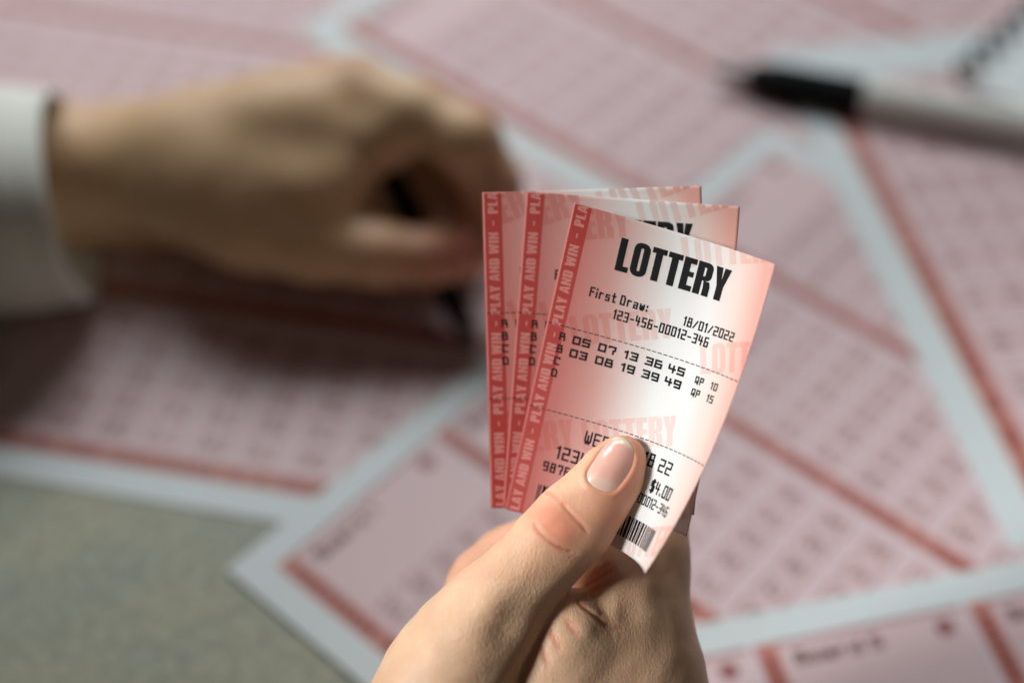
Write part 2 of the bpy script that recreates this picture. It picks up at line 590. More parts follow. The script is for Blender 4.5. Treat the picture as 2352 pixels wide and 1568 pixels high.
def make_slip(corner, ang, z, label, board_offset=0, curl=None, scale=1.0, shift_top=0.0):
    """corner: world xy of the slip's top left corner; ang: direction (degrees) its top edge runs in"""
    V, Fc, MI = [], [], []
    for (polys, mi), lz in zip(slip_layers(board_offset, shift_top), SLIP_Z):
        v, f = sheet_polys(polys, 15 if curl and mi in (0, 1, 2) else 0, None)
        if mi == 0:                                           # paper body: top, underside and edges
            n = len(v)
            f2 = [list(reversed(q)) for q in f]
            base = len(V)
            V += [(p[0], p[1], lz) for p in v] + [(p[0], p[1], 0) for p in v]
            Fc += [[i + base for i in q] for q in f] + [[i + base + n for i in q] for q in f2]
            MI += [0] * (2 * len(f))
            cnt = {}
            for q in f:
                for i in range(len(q)):
                    e = (q[i], q[(i + 1) % len(q)])
                    cnt[tuple(sorted(e))] = None if tuple(sorted(e)) in cnt else e
            for e in cnt.values():
                if e:
                    Fc.append([e[1] + base, e[0] + base, e[0] + base + n, e[1] + base + n])
                    MI.append(0)
        else:
            base = len(V)
            V += [(p[0], p[1], lz) for p in v]
            Fc += [[i + base for i in q] for q in f]
            MI += [mi] * len(f)
    V = np.array(V, float)
    V[:, 2] += 1000 * z
    V[:, 1] *= -1
    if curl:
        V[:, 2] += curl(V[:, 0], -V[:, 1])
    V /= 1000
    o = mesh_obj('play_slip', V, Fc, SLIP_MATS, MI)
    o.location = (corner[0], corner[1], 0)
    o.rotation_euler = (0, 0, math.radians(ang))
    o.scale = (scale, scale, 1)
    tag(o, label, 'play slip', 'pink play slips spread over the table')
    return o


def corner_from(px, py):
    return at_height(px, py)[:2]


def off(c, ang, dx, dy):
    a = math.radians(ang)
    return (c[0] + (dx * math.cos(a) + dy * math.sin(a)) / 1000, c[1] + (dx * math.sin(a) - dy * math.cos(a)) / 1000)


# left slip: its top points left, first bar lies nearest the viewer
lb = at_height(755, 1219)[:2] + np.array([math.cos(math.radians(-11.5)), math.sin(math.radians(-11.5))]) * .068                                  # lower right corner of the sheet = slip's bottom left
A_L = 78.5
make_slip(off(lb, A_L, 0, -SH * 1.06), A_L, 0.0003, 'pink play slip lying under the writing hand and in its shadow', scale=1.06)
# far slip at the top left, its near edge hidden by the arm
ub = at_height(650, 119)[:2]
A_U = 76.6
make_slip(off(ub, A_U, -82, 30 - SH), A_U, 0.00055, 'pink play slip behind the arm and sleeve, at the far side of the table', 6)
# top slip, its lower left margin passes behind the writing hand
tc = at_height(845 * .91875, 75 * .91875)[:2]
A_T = 48.0
make_slip(off(tc, A_T, -MG * 1.2, -MG * 1.2), A_T, 0.0008, 'pink play slip under the notebook and the tip of the white pen', 4, scale=1.2)
# middle slip, behind the tickets
mc = corner_from(522, 1312)
A_M = 48.5
make_slip(mc, A_M, 0.0011, 'pink play slip whose pointed white corner lies on bare table, below the tickets')
# right slip
rc = corner_from(1918 * .91875, 136 * .91875)
A_R = 9.2
make_slip(rc, A_R, 0.0014, 'pink play slip lying under the white barrel of the pen', 2, shift_top=10, scale=1.3)
# bottom right slip
b0 = corner_from(1600, 1440)
A_B = 12.6
make_slip(off(b0, A_B, -68, 0), A_B, 0.0017, 'pink play slip beside the wrist, its blurred Board headings and round marks still visible', 3)

# ------------------------------------------------------------------ lathe along an axis
def lathe(name, A, B, prof, m, parent=None, seg=40):
    """prof: (distance from A along AB in m, radius in m)"""
    A, B = Vector(A), Vector(B)
    q = (B - A).to_track_quat('Z', 'Y')
    V, Fc = [], []
    for d, r in prof:
        for i in range(seg):
            a = 2 * math.pi * i / seg
            V.append(A + q @ Vector((r * math.cos(a), r * math.sin(a), d)))
    n = len(prof)
    for k in range(n - 1):
        for i in range(seg):
            Fc.append([k * seg + i, k * seg + (i + 1) % seg, (k + 1) * seg + (i + 1) % seg, (k + 1) * seg + i])
    Fc.append(list(range(seg))[::-1])
    Fc.append([(n - 1) * seg + i for i in range(seg)])
    return mesh_obj(name, V, Fc, m, smooth=False, parent=parent)


def smooth_by_angle(o, deg=35):
    me = o.data
    me.polygons.foreach_set('use_smooth', np.ones(len(me.polygons), bool))
    try:
        me.set_sharp_from_angle(angle=math.radians(deg))
    except Exception:
        pass


def group_empty(name, loc):
    e = bpy.data.objects.new(name, None)
    e.location = loc
    e.empty_display_size = 0.01
    COL.objects.link(e)
    return e


def reparent(o, p):
    o.parent = p
    o.matrix_parent_inverse = Matrix.Translation(-Vector(p.location))


def pen(tip, end, rad, grip0, grip1, body_m, label, length):
    tip, end = Vector(tip), Vector(end)
    d = (end - tip).normalized()
    root = group_empty('ballpoint_pen', tip)
    L = length
    parts = []
    parts.append(lathe('pen_tip', tip, end, [(0, .0005), (.002, .0009), (.0021, .0016), (grip0 - .001, .0048), (grip0, .0050)], m_metal))
    g = [(grip0, .0050), (grip0 + .002, rad * .78), (grip0 + .012, rad * .96)]
    n = 7
    for i in range(n):
        a = grip0 + .014 + (grip1 - grip0 - .016) * i / n
        w = (grip1 - grip0 - .016) / n
        g += [(a, rad * 1.0), (a + w * .55, rad * 1.0), (a + w * .65, rad * .95), (a + w * .92, rad * .95)]
    g += [(grip1 - .001, rad), (grip1, rad * .96)]
    parts.append(lathe('grip', tip, end, g, m_black))
    parts.append(lathe('barrel', tip, end, [(grip1 + .0002, rad * .9), (grip1 + .001, rad * 1.02), (L - .012, rad * .95), (L - .011, rad * .8), (L - .001, rad * .72), (L, rad * .4)], body_m))
    for p in parts:
        smooth_by_angle(p)
        reparent(p, root)
    tag(root, label, 'pen')
    return root


R = 0.0073
pt = at_height(1625, 163, R)
pe = at_height(2352, 300, R)
pg0 = at_height(1715, 190, R)
pg1 = at_height(1978, 238, R)
pen((pt[0], pt[1], .0085), (pe[0], pe[1], .0092), R + .0006, float(np.linalg.norm(pg0 - pt)), float(np.linalg.norm(pg1 - pt)), m_penwhite,
    'white pen with a black grip lying across the slips beside the notebook', 0.155)

# ------------------------------------------------------------------ notebook
nbc = corner_from(2204, 214)
nb_ang = 50.0
nb = group_empty('spiral_notebook', (nbc[0], nbc[1], .00165))
nb.rotation_euler = (0, 0, math.radians(nb_ang))
NW, NH, NT_ = .148, .210, .0042        # x runs along the bound edge, y = -width


def nb_box(name, x0, y0, x1, y1, z0, z1, m, bev=.0006):
    bm = bmesh.new()
    bmesh.ops.create_cube(bm, size=1, matrix=Matrix.Translation(((x0 + x1) / 2, (y0 + y1) / 2, (z0 + z1) / 2)) @ Matrix.Diagonal((x1 - x0, y1 - y0, z1 - z0, 1)))
    if bev:
        bmesh.ops.bevel(bm, geom=bm.edges[:], offset=bev, segments=2, affect='EDGES')
    me = bpy.data.meshes.new(name)
    bm.to_mesh(me)
    bm.free()
    me.materials.append(m)
    ob = bpy.data.objects.new(name, me)
    COL.objects.link(ob)
    ob.parent = nb
    return ob


nb_box('back_cover', .002, -NW, NH, -.002, 0, .0008, m_page, .0003)
nb_box('pages', .001, -NW + .001, NH - .001, -.001, .0009, NT_, m_page)
V, Fc = [], []
for i in range(14):
    y = -.024 - i * .0085
    b = len(V)
    V += [(.012, y, NT_ + .00006), (NH - .012, y, NT_ + .00006), (NH - .012, y - .0006, NT_ + .00006), (.012, y - .0006, NT_ + .00006)]
    Fc.append([b + 3, b + 2, b + 1, b])
mesh_obj('ruled_lines', V, Fc, m_rule, parent=nb)
pitch = .0148
ring_me = None
for i in range(int((NH - .008) / pitch)):
    if ring_me is None:
        V, Fc = [], []
        R0, r0, ns, nt = .0048, .0015, 28, 12
        for a in range(ns):
            A = math.radians(-150 + 300 * a / (ns - 1))
            for b in range(nt):
                B = 2 * math.pi * b / nt
                rr = R0 + r0 * math.cos(B)
                V.append((1.6 * r0 * math.sin(B) + .0012 * (a / ns - .5), .0015 + rr * math.cos(A), .0052 + rr * math.sin(A) * .9))
        for a in range(ns - 1):
            for b in range(nt):
                Fc.append([a * nt + b, a * nt + (b + 1) % nt, (a + 1) * nt + (b + 1) % nt, (a + 1) * nt + b])
        ob = mesh_obj('binding_ring', V, Fc, m_wire, smooth=True, parent=nb)
        ring_me = ob.data
    else:
        ob = bpy.data.objects.new('binding_ring', ring_me)
        COL.objects.link(ob)
        ob.parent = nb
    ob.location = (.0065 + i * pitch, 0, 0)
tag(nb, 'white paged notebook with black spiral binding, partly under the pen', 'notebook')

# ------------------------------------------------------------------ signed distance sculpting
def smin(a, b, k):
    h = np.maximum(k - np.abs(a - b), 0) / np.maximum(k, 1e-6)
    return np.minimum(a, b) - h * h * k * 0.25


def d_cone(P, a, b, r0, r1, flat=None):
    """round cone from a to b; flat = (direction, factor) squeezes the section along a direction"""
    ab = b - a
    L2 = max(float(ab @ ab), 1e-9)
    q = P - a
    tt = np.clip((q @ ab) / L2, 0, 1)
    v = q - tt[..., None] * ab
    r = r0 + (r1 - r0) * tt
    if flat:
        n = np.asarray(flat[0], float)
        n = n / np.linalg.norm(n)
        c = v @ n
        v = v + (c * (flat[1] - 1))[..., None] * n
    return np.sqrt((v * v).sum(-1)) - r


def eval_prims(prims, P):
    out = np.full(P.shape[:-1], 60.0)
    for p in prims:
        out = smin(out, d_cone(P, *p[:4], p[4]), p[5])
    return out


class Field:
    def __init__(self, lo, hi, h):
        self.lo, self.h = np.array(lo, float), h
        n = np.ceil((np.array(hi) - self.lo) / h).astype(int) + 1
        self.ax = [self.lo[i] + h * np.arange(n[i]) for i in range(3)]
        self.shape = tuple(n)

    def group(self, prims, pad=14):
        f = np.full(self.shape, 25.0, np.float32)
        for p in prims:
            a, b, r = p[0], p[1], max(p[2], p[3])
            sl = []
            for i in range(3):
                l0, h0 = min(a[i], b[i]) - r - pad, max(a[i], b[i]) + r + pad
                i0 = int(np.clip((l0 - self.lo[i]) / self.h, 0, self.shape[i]))
                i1 = int(np.clip((h0 - self.lo[i]) / self.h + 2, 0, self.shape[i]))
                sl.append(slice(i0, i1))
            if any(s.stop - s.start < 1 for s in sl):
                continue
            X, Y, Z = np.meshgrid(*[self.ax[i][sl[i]] for i in range(3)], indexing='ij')
            d = d_cone(np.stack([X, Y, Z], -1), *p[:4], p[4])
            f[tuple(sl)] = smin(f[tuple(sl)], d, p[5])
        return f


def surface_nets(F, lo, h):
    S_ = F < 0
    nx, ny, nz = F.shape
    c = np.zeros((nx - 1, ny - 1, nz - 1), np.int8)
    for dx in (0, 1):
        for dy in (0, 1):
            for dz in (0, 1):
                c += S_[dx:nx - 1 + dx, dy:ny - 1 + dy, dz:nz - 1 + dz]
    act = np.argwhere((c > 0) & (c < 8))
    idx = np.full(c.shape, -1, np.int64)
    idx[tuple(act.T)] = np.arange(len(act))
    sm = np.zeros((len(act), 3))
    ct = np.zeros(len(act))
    cor = [np.array(k) for k in np.ndindex(2, 2, 2)]
    for i in range(8):
        for j in range(i + 1, 8):
            d = cor[j] - cor[i]
            if abs(d).sum() != 1:
                continue
            f0 = F[tuple((act + cor[i]).T)]
            f1 = F[tuple((act + cor[j]).T)]
            m = (f0 < 0) != (f1 < 0)
            tt = np.where(m, f0 / np.where(m, f0 - f1, 1), 0)
            sm += np.where(m[:, None], cor[i] + tt[:, None] * d, 0)
            ct += m
    V = (act + sm / ct[:, None]) * h + lo
    faces = []
    for ax in range(3):
        o1, o2 = [(1, 2), (2, 0), (0, 1)][ax]
        a = [slice(None)] * 3
        b = [slice(None)] * 3
        a[ax], b[ax] = slice(0, -1), slice(1, None)
        ch = np.argwhere(S_[tuple(a)] != S_[tuple(b)])
        ch = ch[(ch[:, o1] > 0) & (ch[:, o2] > 0) & (ch[:, o1] < F.shape[o1] - 1) & (ch[:, o2] < F.shape[o2] - 1)]
        ins = S_[tuple(ch.T)]
        q = []
        for s1, s2 in ((-1, -1), (0, -1), (0, 0), (-1, 0)):
            k = ch.copy()
            k[:, o1] += s1
            k[:, o2] += s2
            q.append(idx[tuple(k.T)])
        q = np.stack(q, 1)
        q[~ins] = q[~ins][:, ::-1]
        faces.append(q)
    Fq = np.concatenate(faces)
    return V, Fq[(Fq >= 0).all(1)]


def laplace(V, Fq, it, lam=0.5):
    E = np.concatenate([Fq[:, [i, (i + 1) % 4]] for i in range(4)])
    n = len(V)
    deg = np.bincount(E.ravel(), minlength=n).astype(float)
    for _ in range(it):
        s = np.stack([np.bincount(E[:, 0], V[E[:, 1], k], n) + np.bincount(E[:, 1], V[E[:, 0], k], n) for k in range(3)], 1)
        V = V + lam * (s / deg[:, None] - V)
    return V


def normals(V, Fq):
    nf = np.cross(V[Fq[:, 2]] - V[Fq[:, 0]], V[Fq[:, 3]] - V[Fq[:, 1]])
    N = np.zeros_like(V)
    for i in range(4):
        for k in range(3):
            N[:, k] += np.bincount(Fq[:, i], nf[:, k], len(V))
    return N / np.maximum(np.linalg.norm(N, axis=1, keepdims=True), 1e-12)


def dist_poly(Q, pts):
    """distance of 2D points Q to a polyline, and position along it 0..1"""
    best = np.full(len(Q), 1e9)
    pos = np.zeros(len(Q))
    n = len(pts) - 1
    for i in range(n):
        a, b = np.array(pts[i], float), np.array(pts[i + 1], float)
        d = b - a
        tt = np.clip(((Q - a) @ d) / (d @ d), 0, 1)
        r = np.hypot(*(Q - a - tt[:, None] * d).T)
        m = r < best
        best[m] = r[m]
        pos[m] = (i + tt[m]) / n
    return best, pos


def set_attr(o, name, arr, typ='FLOAT_COLOR'):
    at = o.data.attributes.new(name, typ, 'POINT')
    if typ == 'FLOAT_COLOR':
        at.data.foreach_set('color', np.concatenate([arr, np.ones((len(arr), 1))], 1).astype(np.float32).ravel())
    else:
        at.data.foreach_set('value', arr.astype(np.float32))


# ------------------------------------------------------------------ the hand that holds the tickets
def chain(pts, k=4.0, flat=None):
    """pts: (px, py, z mm, radius mm)"""
    out = []
    for a, b in zip(pts[:-1], pts[1:]):
        out.append((hc(*a[:3]), hc(*b[:3]), a[3], b[3], flat, k))
    return out


CAMZ = (0, 0, 1)
thumb = chain([(1431, 1050, 0.4, 4.6), (1418, 1072, 0.6, 5.9), (1394, 1108, 0.8, 6.9), (1352, 1160, 1.0, 7.7), (1312, 1206, 1.4, 8.7),
               (1262, 1258, 2.6, 8.5), (1205, 1322, 3.4, 8.8), (1140, 1400, 4.0, 9.9)], 2.5, (CAMZ, 1.28))
thumb_base = chain([(1140, 1400, 4.0, 9.9), (1082, 1478, 3.5, 11.6), (1030, 1568, 3.0, 13.5), (985, 1700, 3.0, 15.5), (985, 1900, 6.0, 18.0)], 6)
index = chain([(1470, 1548, -13, 11.4), (1478, 1450, -14.5, 9.6), (1474, 1370, -16.0, 9.5), (1482, 1280, -20, 9.3), (1485, 1190, -25, 9.0)], 5)
index += chain([(1485, 1190, -25, 9.0), (1320, 1212, -31, 8.2), (1160, 1286, -30, 7.2), (1098, 1330, -27.5, 6.4), (1070, 1356, -26, 5.1)], 3)
pad = chain([(1404, 1322, -11.5, 7.8), (1412, 1368, -9.5, 8.6), (1448, 1440, -12.0, 8.8)], 4)
web = chain([(1306, 1442, -2.0, 8.0), (1366, 1484, -5.0, 9.6), (1440, 1520, -10.0, 10.5)], 5)
web += chain([(1288, 1470, -0.5, 9.0), (1260, 1580, -2.5, 13.0), (1200, 1760, -2, 17)], 7)
web += chain([(1400, 1520, -9.0, 11), (1350, 1640, -8, 16), (1260, 1800, -6, 18)], 7)
palm = chain([(1470, 1548, -13, 11.6), (1420, 1720, -10, 15), (1280, 2000, -8, 19)], 8)
palm += chain([(1515, 1645, -26, 10.6), (1440, 1800, -25, 15), (1290, 2020, -16, 19)], 8)
palm += chain([(1530, 1720, -40, 10.0), (1420, 1860, -36, 14), (1270, 2040, -26, 18)], 8)
palm += chain([(1470, 1800, -50, 9.0), (1370, 1920, -46, 13), (1240, 2060, -34, 17)], 8)
palm += chain([(985, 1900, 6.0, 18.0), (1120, 2060, -4, 22)], 10)
palm += chain([(1180, 2040, -12, 24), (1100, 2400, -10, 23), (1010, 3000, 2, 28), (960, 3500, 10, 31)], 14, (CAMZ, 1.2))
curled = []
for (a, b, c, d, r) in [((1540, 1640, -26), (1500, 1440, -42), (1300, 1440, -46), (1170, 1540, -36), 8.0),
                        ((1530, 1720, -40), (1480, 1540, -54), (1290, 1540, -56), (1170, 1640, -44), 7.6),
                        ((1470, 1800, -50), (1420, 1650, -62), (1260, 1640, -62), (1170, 1720, -50), 6.6)]:
    curled += chain([(*a, r + 1), (*b, r + .4), (*c, r), (*d, r * .8)], 4)

GH = 0.48
lo, hi = (-62, -262, -74), (52, -14, 34)
fld = Field(lo, hi, GH)
f_th = fld.group(thumb)
f_tb = fld.group(thumb_base)
f_ix = fld.group(index)
f_pd = fld.group(pad)
f_wb = fld.group(web)
f_pl = fld.group(palm)
f_cu = fld.group(curled)
yy = fld.ax[1][None, :, None]
# skin folds are tight near the pinch and melt together toward the wrist
xx = fld.ax[0][:, None, None]
k_low = (np.clip((-66 - yy) / 14.0, 0, 1) * 9 + np.clip((xx - 15.5) / 7.0, 0, 1) * 7 + 0.6).astype(np.float32)
k_th = (np.clip((-73 - yy) / 12.0, 0, 1) * 9 + 0.5).astype(np.float32)
f = smin(f_ix, f_pd, np.float32(6.0))
body = smin(f_wb, f_pl, np.float32(9.0))
f = smin(f, body, k_low)
f = smin(f, f_cu, np.float32(2.0))
tb = smin(f_th, f_tb, np.float32(5.0))
f = smin(f, tb, k_th)
V, Fq = surface_nets(f, fld.lo, GH)
del f, f_th, f_tb, f_ix, f_pd, f_wb, f_pl, f_cu, body, tb
V = laplace(V, Fq, 4)
N = normals(V, Fq)


def to_px(V):
    Z = 310 - V[:, 2]
    return np.stack([1176 + FPX * V[:, 0] / Z, 784 - FPX * V[:, 1] / Z], 1)


Q = to_px(V)
near = V[:, 2] > -20          # the side toward the viewer
d_thumb = eval_prims(thumb + thumb_base, V)
on_thumb = d_thumb < 1.2

# nail outline on the thumb (photo pixels)
nail_o = np.array([(1406, 1006), (1386, 1024), (1366, 1052), (1350, 1076), (1345.5, 1092), (1353, 1110), (1372, 1123), (1390, 1130),
                   (1404, 1131), (1417, 1124), (1431, 1108), (1445, 1088), (1455, 1066), (1458, 1044), (1452, 1026), (1442, 1012), (1428, 1003), (1416, 1002)], float)


def spline_closed(P, n):
    m = len(P)
    out = []
    for i in range(n):
        s = i * m / n
        k = int(s)
        tt = s - k
        p0, p1, p2, p3 = P[(k - 1) % m], P[k % m], P[(k + 1) % m], P[(k + 2) % m]
        out.append(0.5 * ((2 * p1) + (-p0 + p2) * tt + (2 * p0 - 5 * p1 + 4 * p2 - p3) * tt ** 2 + (-p0 + 3 * p1 - 3 * p2 + p3) * tt ** 3))
    return np.array(out)


NO = spline_closed(nail_o, 72)
NC = np.array([1402.0, 1066.0])
d_n, _ = dist_poly(Q, np.vstack([NO, NO[:1]]))
ang = np.arctan2(*(Q - NC).T[::-1])
ra = np.hypot(*(Q - NC).T)
oa = np.arctan2(*(NO - NC).T[::-1])
orr = np.hypot(*(NO - NC).T)
srt = np.argsort(oa)
inside = ra < np.interp(ang, oa[srt], orr[srt], period=2 * math.pi)
disp = np.zeros(len(V))
m = on_thumb & near & (N[:, 2] > 0.0)
sd = np.where(inside, -d_n, d_n) * 0.095          # signed mm to the nail's rim
free_edge = 1 / (1 + np.exp(-((Q - NC) @ np.array([.42, -.91]) - 40) / 6))    # toward the tip
disp += np.where(m, np.where(sd < 0, -0.55 * np.clip(-sd / 0.5, 0, 1), 0.30 * np.exp(-((sd - 0.55) / 0.6) ** 2)) * (1 - 0.8 * free_edge), 0)

# creases: (polyline in photo px, depth mm, half width mm)
creases = [
    ([(1287, 1153), (1297, 1164), (1310, 1178), (1326, 1195), (1341, 1211), (1352, 1222)], .70, .25, 1),
    ([(1226, 1196), (1232, 1212), (1244, 1226), (1260, 1240), (1280, 1253), (1302, 1263), (1330, 1271)], .75, .27, 1),
    ([(1249, 1133), (1262, 1132), (1275, 1138), (1285, 1150)], .30, .3, 1),
    ([(1262, 1136), (1280, 1146), (1296, 1152), (1310, 1168)], .18, .3, 1),
    ([(1316, 1368), (1332, 1386), (1352, 1402), (1372, 1418), (1386, 1432), (1404, 1437)], .30, .34, 0),
    ([(1404, 1437), (1420, 1440), (1434, 1436)], .1, .5, 0),
    ([(1372, 1418), (1380, 1410), (1383, 1404)], .1, .4, 0),
    ([(1332, 1352), (1360, 1340), (1390, 1318), (1415, 1300)], .22, .45, 0),
    ([(1345, 1368), (1372, 1352), (1402, 1336), (1440, 1322)], .22, .45, 0),
    ([(1360, 1322), (1385, 1304), (1405, 1290)], .2, .4, 0),
    ([(1300, 1415), (1310, 1440), (1330, 1460)], .22, .6, 0),
    ([(1262, 1440), (1276, 1470), (1290, 1492)], .2, .6, 0),
    ([(1236, 1470), (1250, 1500), (1262, 1530)], .2, .7, 0),
]
red = np.zeros(len(V))
for pl, dep, wd, th in creases:
    d, s = dist_poly(Q, pl)
    d = d * 0.095
    fade = np.clip(np.minimum(s, 1 - s) * 5 + .15, 0, 1)
    g = dep * np.exp(-(d / wd) ** 2) * fade - 0.10 * dep * np.exp(-((d - 2.8 * wd) / (1.6 * wd)) ** 2) * fade
    sel = near & (on_thumb if th else ~on_thumb)
    disp -= np.where(sel, g, 0)
    red = np.maximum(red, np.where(sel, np.exp(-(d / (wd * 1.3)) ** 2) * fade, 0))


def blob(px, py, r, asp=1, a=0):
    c, s = math.cos(math.radians(a)), math.sin(math.radians(a))
    q = Q - np.array([px, py])
    x, y = q[:, 0] * c + q[:, 1] * s, -q[:, 0] * s + q[:, 1] * c
    return np.exp(-((x / r) ** 2 + (y / (r * asp)) ** 2))


# soft forms
disp += np.where(on_thumb & near, 0.25 * blob(1262, 1192, 40) - 0.2 * blob(1318, 1150, 34) + .25 * blob(1300, 1230, 26), 0)
disp += np.where(on_thumb & near, -1.1 * blob(1165, 1440, 46, 1.6, 40) + .5 * blob(1110, 1400, 60), 0)
disp += np.where(~on_thumb & near, .5 * blob(1345, 1440, 30) + .4 * blob(1380, 1360, 26) - .5 * blob(1450, 1400, 34), 0)
lump = np.sin(V[:, 0] * .55 + 1.3 * np.sin(V[:, 1] * .31)) * np.sin(V[:, 1] * .47 + V[:, 2] * .4)
disp += 0.10 * lump
V = V + N * disp[:, None]
V = laplace(V, Fq, 1, .25)

# pigment: pale yellowish skin, redder over joints, finger tips and folds
base = np.array([0.80, 0.53, 0.345])
redc = np.array([0.76, 0.30, 0.19])
knuckle = np.clip(1.0 * blob(1262, 1188, 44, 1.0) + .75 * blob(1300, 1225, 40), 0, 1) * on_thumb
tipr = np.clip(1.1 * blob(1440, 1060, 70, 1.3, 35) + .8 * blob(1400, 1180, 70), 0, 1) * on_thumb * near
ixtip = np.clip(1 - np.linalg.norm(V - hc(1120, 1345, -26), axis=1) / 26, 0, 1)
rim = np.where(m & ~inside, np.exp(-(sd / 1.2) ** 2), 0)
w = np.clip(.80 * knuckle + .42 * tipr + .60 * red + .45 * ixtip + .25 * rim + .18 * (Q[:, 1] < 1330), 0, .9)[:, None]
pig = base * (1 - w) + redc * w
pig = pig * (1 + 0.05 * lump[:, None])
relief = np.clip(.35 + .9 * blob(1150, 1400, 190) + .5 * blob(1390, 1330, 60) - .5 * knuckle - .5 * tipr, .15, 1.1)
hand = mesh_obj('hand', c2w(V), Fq, m_skin, smooth=True)
set_attr(hand, 'pigment', pig)
set_attr(hand, 'relief', relief, 'FLOAT')
tag(hand, 'hand pinching three lottery tickets under its bare thumb, seen sharp and close', 'hand')


# thumb nail plate, laid on the thumb's own surface
def thumb_z(px, py):
    z = np.full(len(px), 14.0)
    for _ in range(60):
        P = np.stack([(px - 1176) / FPX * (310 - z), (784 - py) / FPX * (310 - z), z], 1)
        d = eval_prims(thumb, P)
        z = z - np.clip(d, -2, 2) * .8
    return z


rings, seg = 16, 72
uvs, pts = [], []
for i in range(rings + 1):
    r = i / rings
    for j in range(seg):
        pts.append(NC + (NO[j] - NC) * r)
        uvs.append((r, j))
pts = np.array(pts)
rr = np.array([u[0] for u in uvs])
z = thumb_z(pts[:, 0], pts[:, 1])
along = (pts - NC) @ np.array([.42, -.91])
fe = 1 / (1 + np.exp(-(along - 46) / 4))
zt = z - 0.25 + 0.85 * (1 - rr ** 2.2) + .35 * fe
P = np.stack([(pts[:, 0] - 1176) / FPX * (310 - zt), (784 - pts[:, 1]) / FPX * (310 - zt), zt], 1)
P2 = P[-seg:].copy()
P2[:, 2] -= 0.7
Fn = []
for i in range(rings):
    for j in range(seg):
        a, b = i * seg + j, i * seg + (j + 1) % seg
        q = [a, b, b + seg, a + seg]
        Fn.append(q if i else [a, b + seg, a + seg])
n0 = (rings) * seg
for j in range(seg):
    Fn.append([n0 + j, n0 + (j + 1) % seg, len(P) + (j + 1) % seg, len(P) + j])
nail = mesh_obj('fingernail', c2w(np.vstack([P, P2])), Fn, m_nail, smooth=True)
bm = bmesh.new()
bm.from_mesh(nail.data)
bmesh.ops.remove_doubles(bm, verts=bm.verts[:], dist=1e-7)
bmesh.ops.recalc_face_normals(bm, faces=bm.faces[:])
bm.to_mesh(nail.data)
bm.free()
co = np.array([v.co for v in nail.data.vertices])
loc = co - CAM
Zc = loc @ FW
qn = np.stack([1176 + FPX * (loc @ RT) / Zc, 784 - FPX * (loc @ UP) / Zc], 1)
al = (qn - NC) @ np.array([.42, -.91])
dn, _ = dist_poly(qn, np.vstack([NO, NO[:1]]))
tipw = np.clip((al - 50) / 8, 0, 1)
lun = np.clip((-al - 26) / 16, 0, 1)
pn = np.array([.82, .46, .38]) * np.ones((len(qn), 1))
pn = pn * (1 - .55 * lun[:, None]) + np.array([.82, .64, .50]) * .55 * lun[:, None]
pn = pn * (1 - tipw[:, None]) + np.array([.80, .72, .54]) * tipw[:, None]
set_attr(nail, 'pigment', pn)
nail.parent = hand

# nail at the tip of the finger behind the tickets
a, b = hc(1042, 1352, -26), hc(1090, 1318, -28)
d = (b - a) / np.linalg.norm(b - a)
nz = np.array([-.5, .6, .62])
nz = nz - d * (nz @ d)
nz /= np.linalg.norm(nz)
bx = np.cross(d, nz)
V2, F2 = [], []
c0 = hc(1072, 1356, -26) + nz * 4.1 + d * 3.5
nu, nv = 15, 11
for i in range(nu):
    for j in range(nv):
        s, w_ = -1 + 2 * i / (nu - 1), -1 + 2 * j / (nv - 1)
        wd = 4.0 * math.sqrt(max(0, 1 - (abs(s) ** 3.2))) + .05
        V2.append(c0 + d * (s * 6.2) + bx * (w_ * wd) - nz * (w_ * w_ * wd * .28 - .3))
for i in range(nu - 1):
    for j in range(nv - 1):
        F2.append([i * nv + j, (i + 1) * nv + j, (i + 1) * nv + j + 1, i * nv + j + 1])
fn2 = mesh_obj('fingernail', c2w(np.array(V2)), F2, m_nail, smooth=True)
set_attr(fn2, 'pigment', np.ones((len(V2), 3)) * np.array([.74, .50, .40]))
sol = fn2.modifiers.new('thickness', 'SOLIDIFY')
sol.thickness = 0.0005
fn2.parent = hand

# ------------------------------------------------------------------ tickets
TW = 48.0
TICKETS = [
    # width factor; origin (mm), rotation (rad), height, curl a0, a1, a2, curl power, its change, twist, twist2, flare
    ('front', 1.0, [13.613, 30.6783, -4.0347, 0.1661, -0.0733, -0.2298, 71.6322, 0.8293, -0.3593, 0.7664, 0.1485, -0.7592, 0.3286, -0.0572, -0.0729],
     'foremost lottery ticket, whole LOTTERY heading showing and thumb pressed on it'),
    ('middle', 1.0, [3.2, 33.85, -11.6, 0.0612, -0.0953, -0.0802, 71.9, 0.0078, 1.2776, 0.0128, 0.3316, 0, 0, 0, 0],
     'lottery ticket between the other two, only the end of its LOTTERY heading showing'),
    ('back', 1.03, [-6.8, 33.75, -12.7, 0.0554, -0.0618, 0.0231, 72.1153, 0.0851, 0.587, 0.348, 0.4707, 0, 0, 0, 0],
     'rearmost lottery ticket of the fan, mostly covered, its white left edge showing'),
]


def euler_m(r):
    cx, cy, cz = np.cos(r)
    sx, sy, sz = np.sin(r)
    return (np.array([[cz, -sz, 0], [sz, cz, 0], [0, 0, 1]]) @ np.array([[cy, 0, sy], [0, 1, 0], [-sy, 0, cy]]) @ np.array([[1, 0, 0], [0, cx, -sx], [0, sx, cx]]))


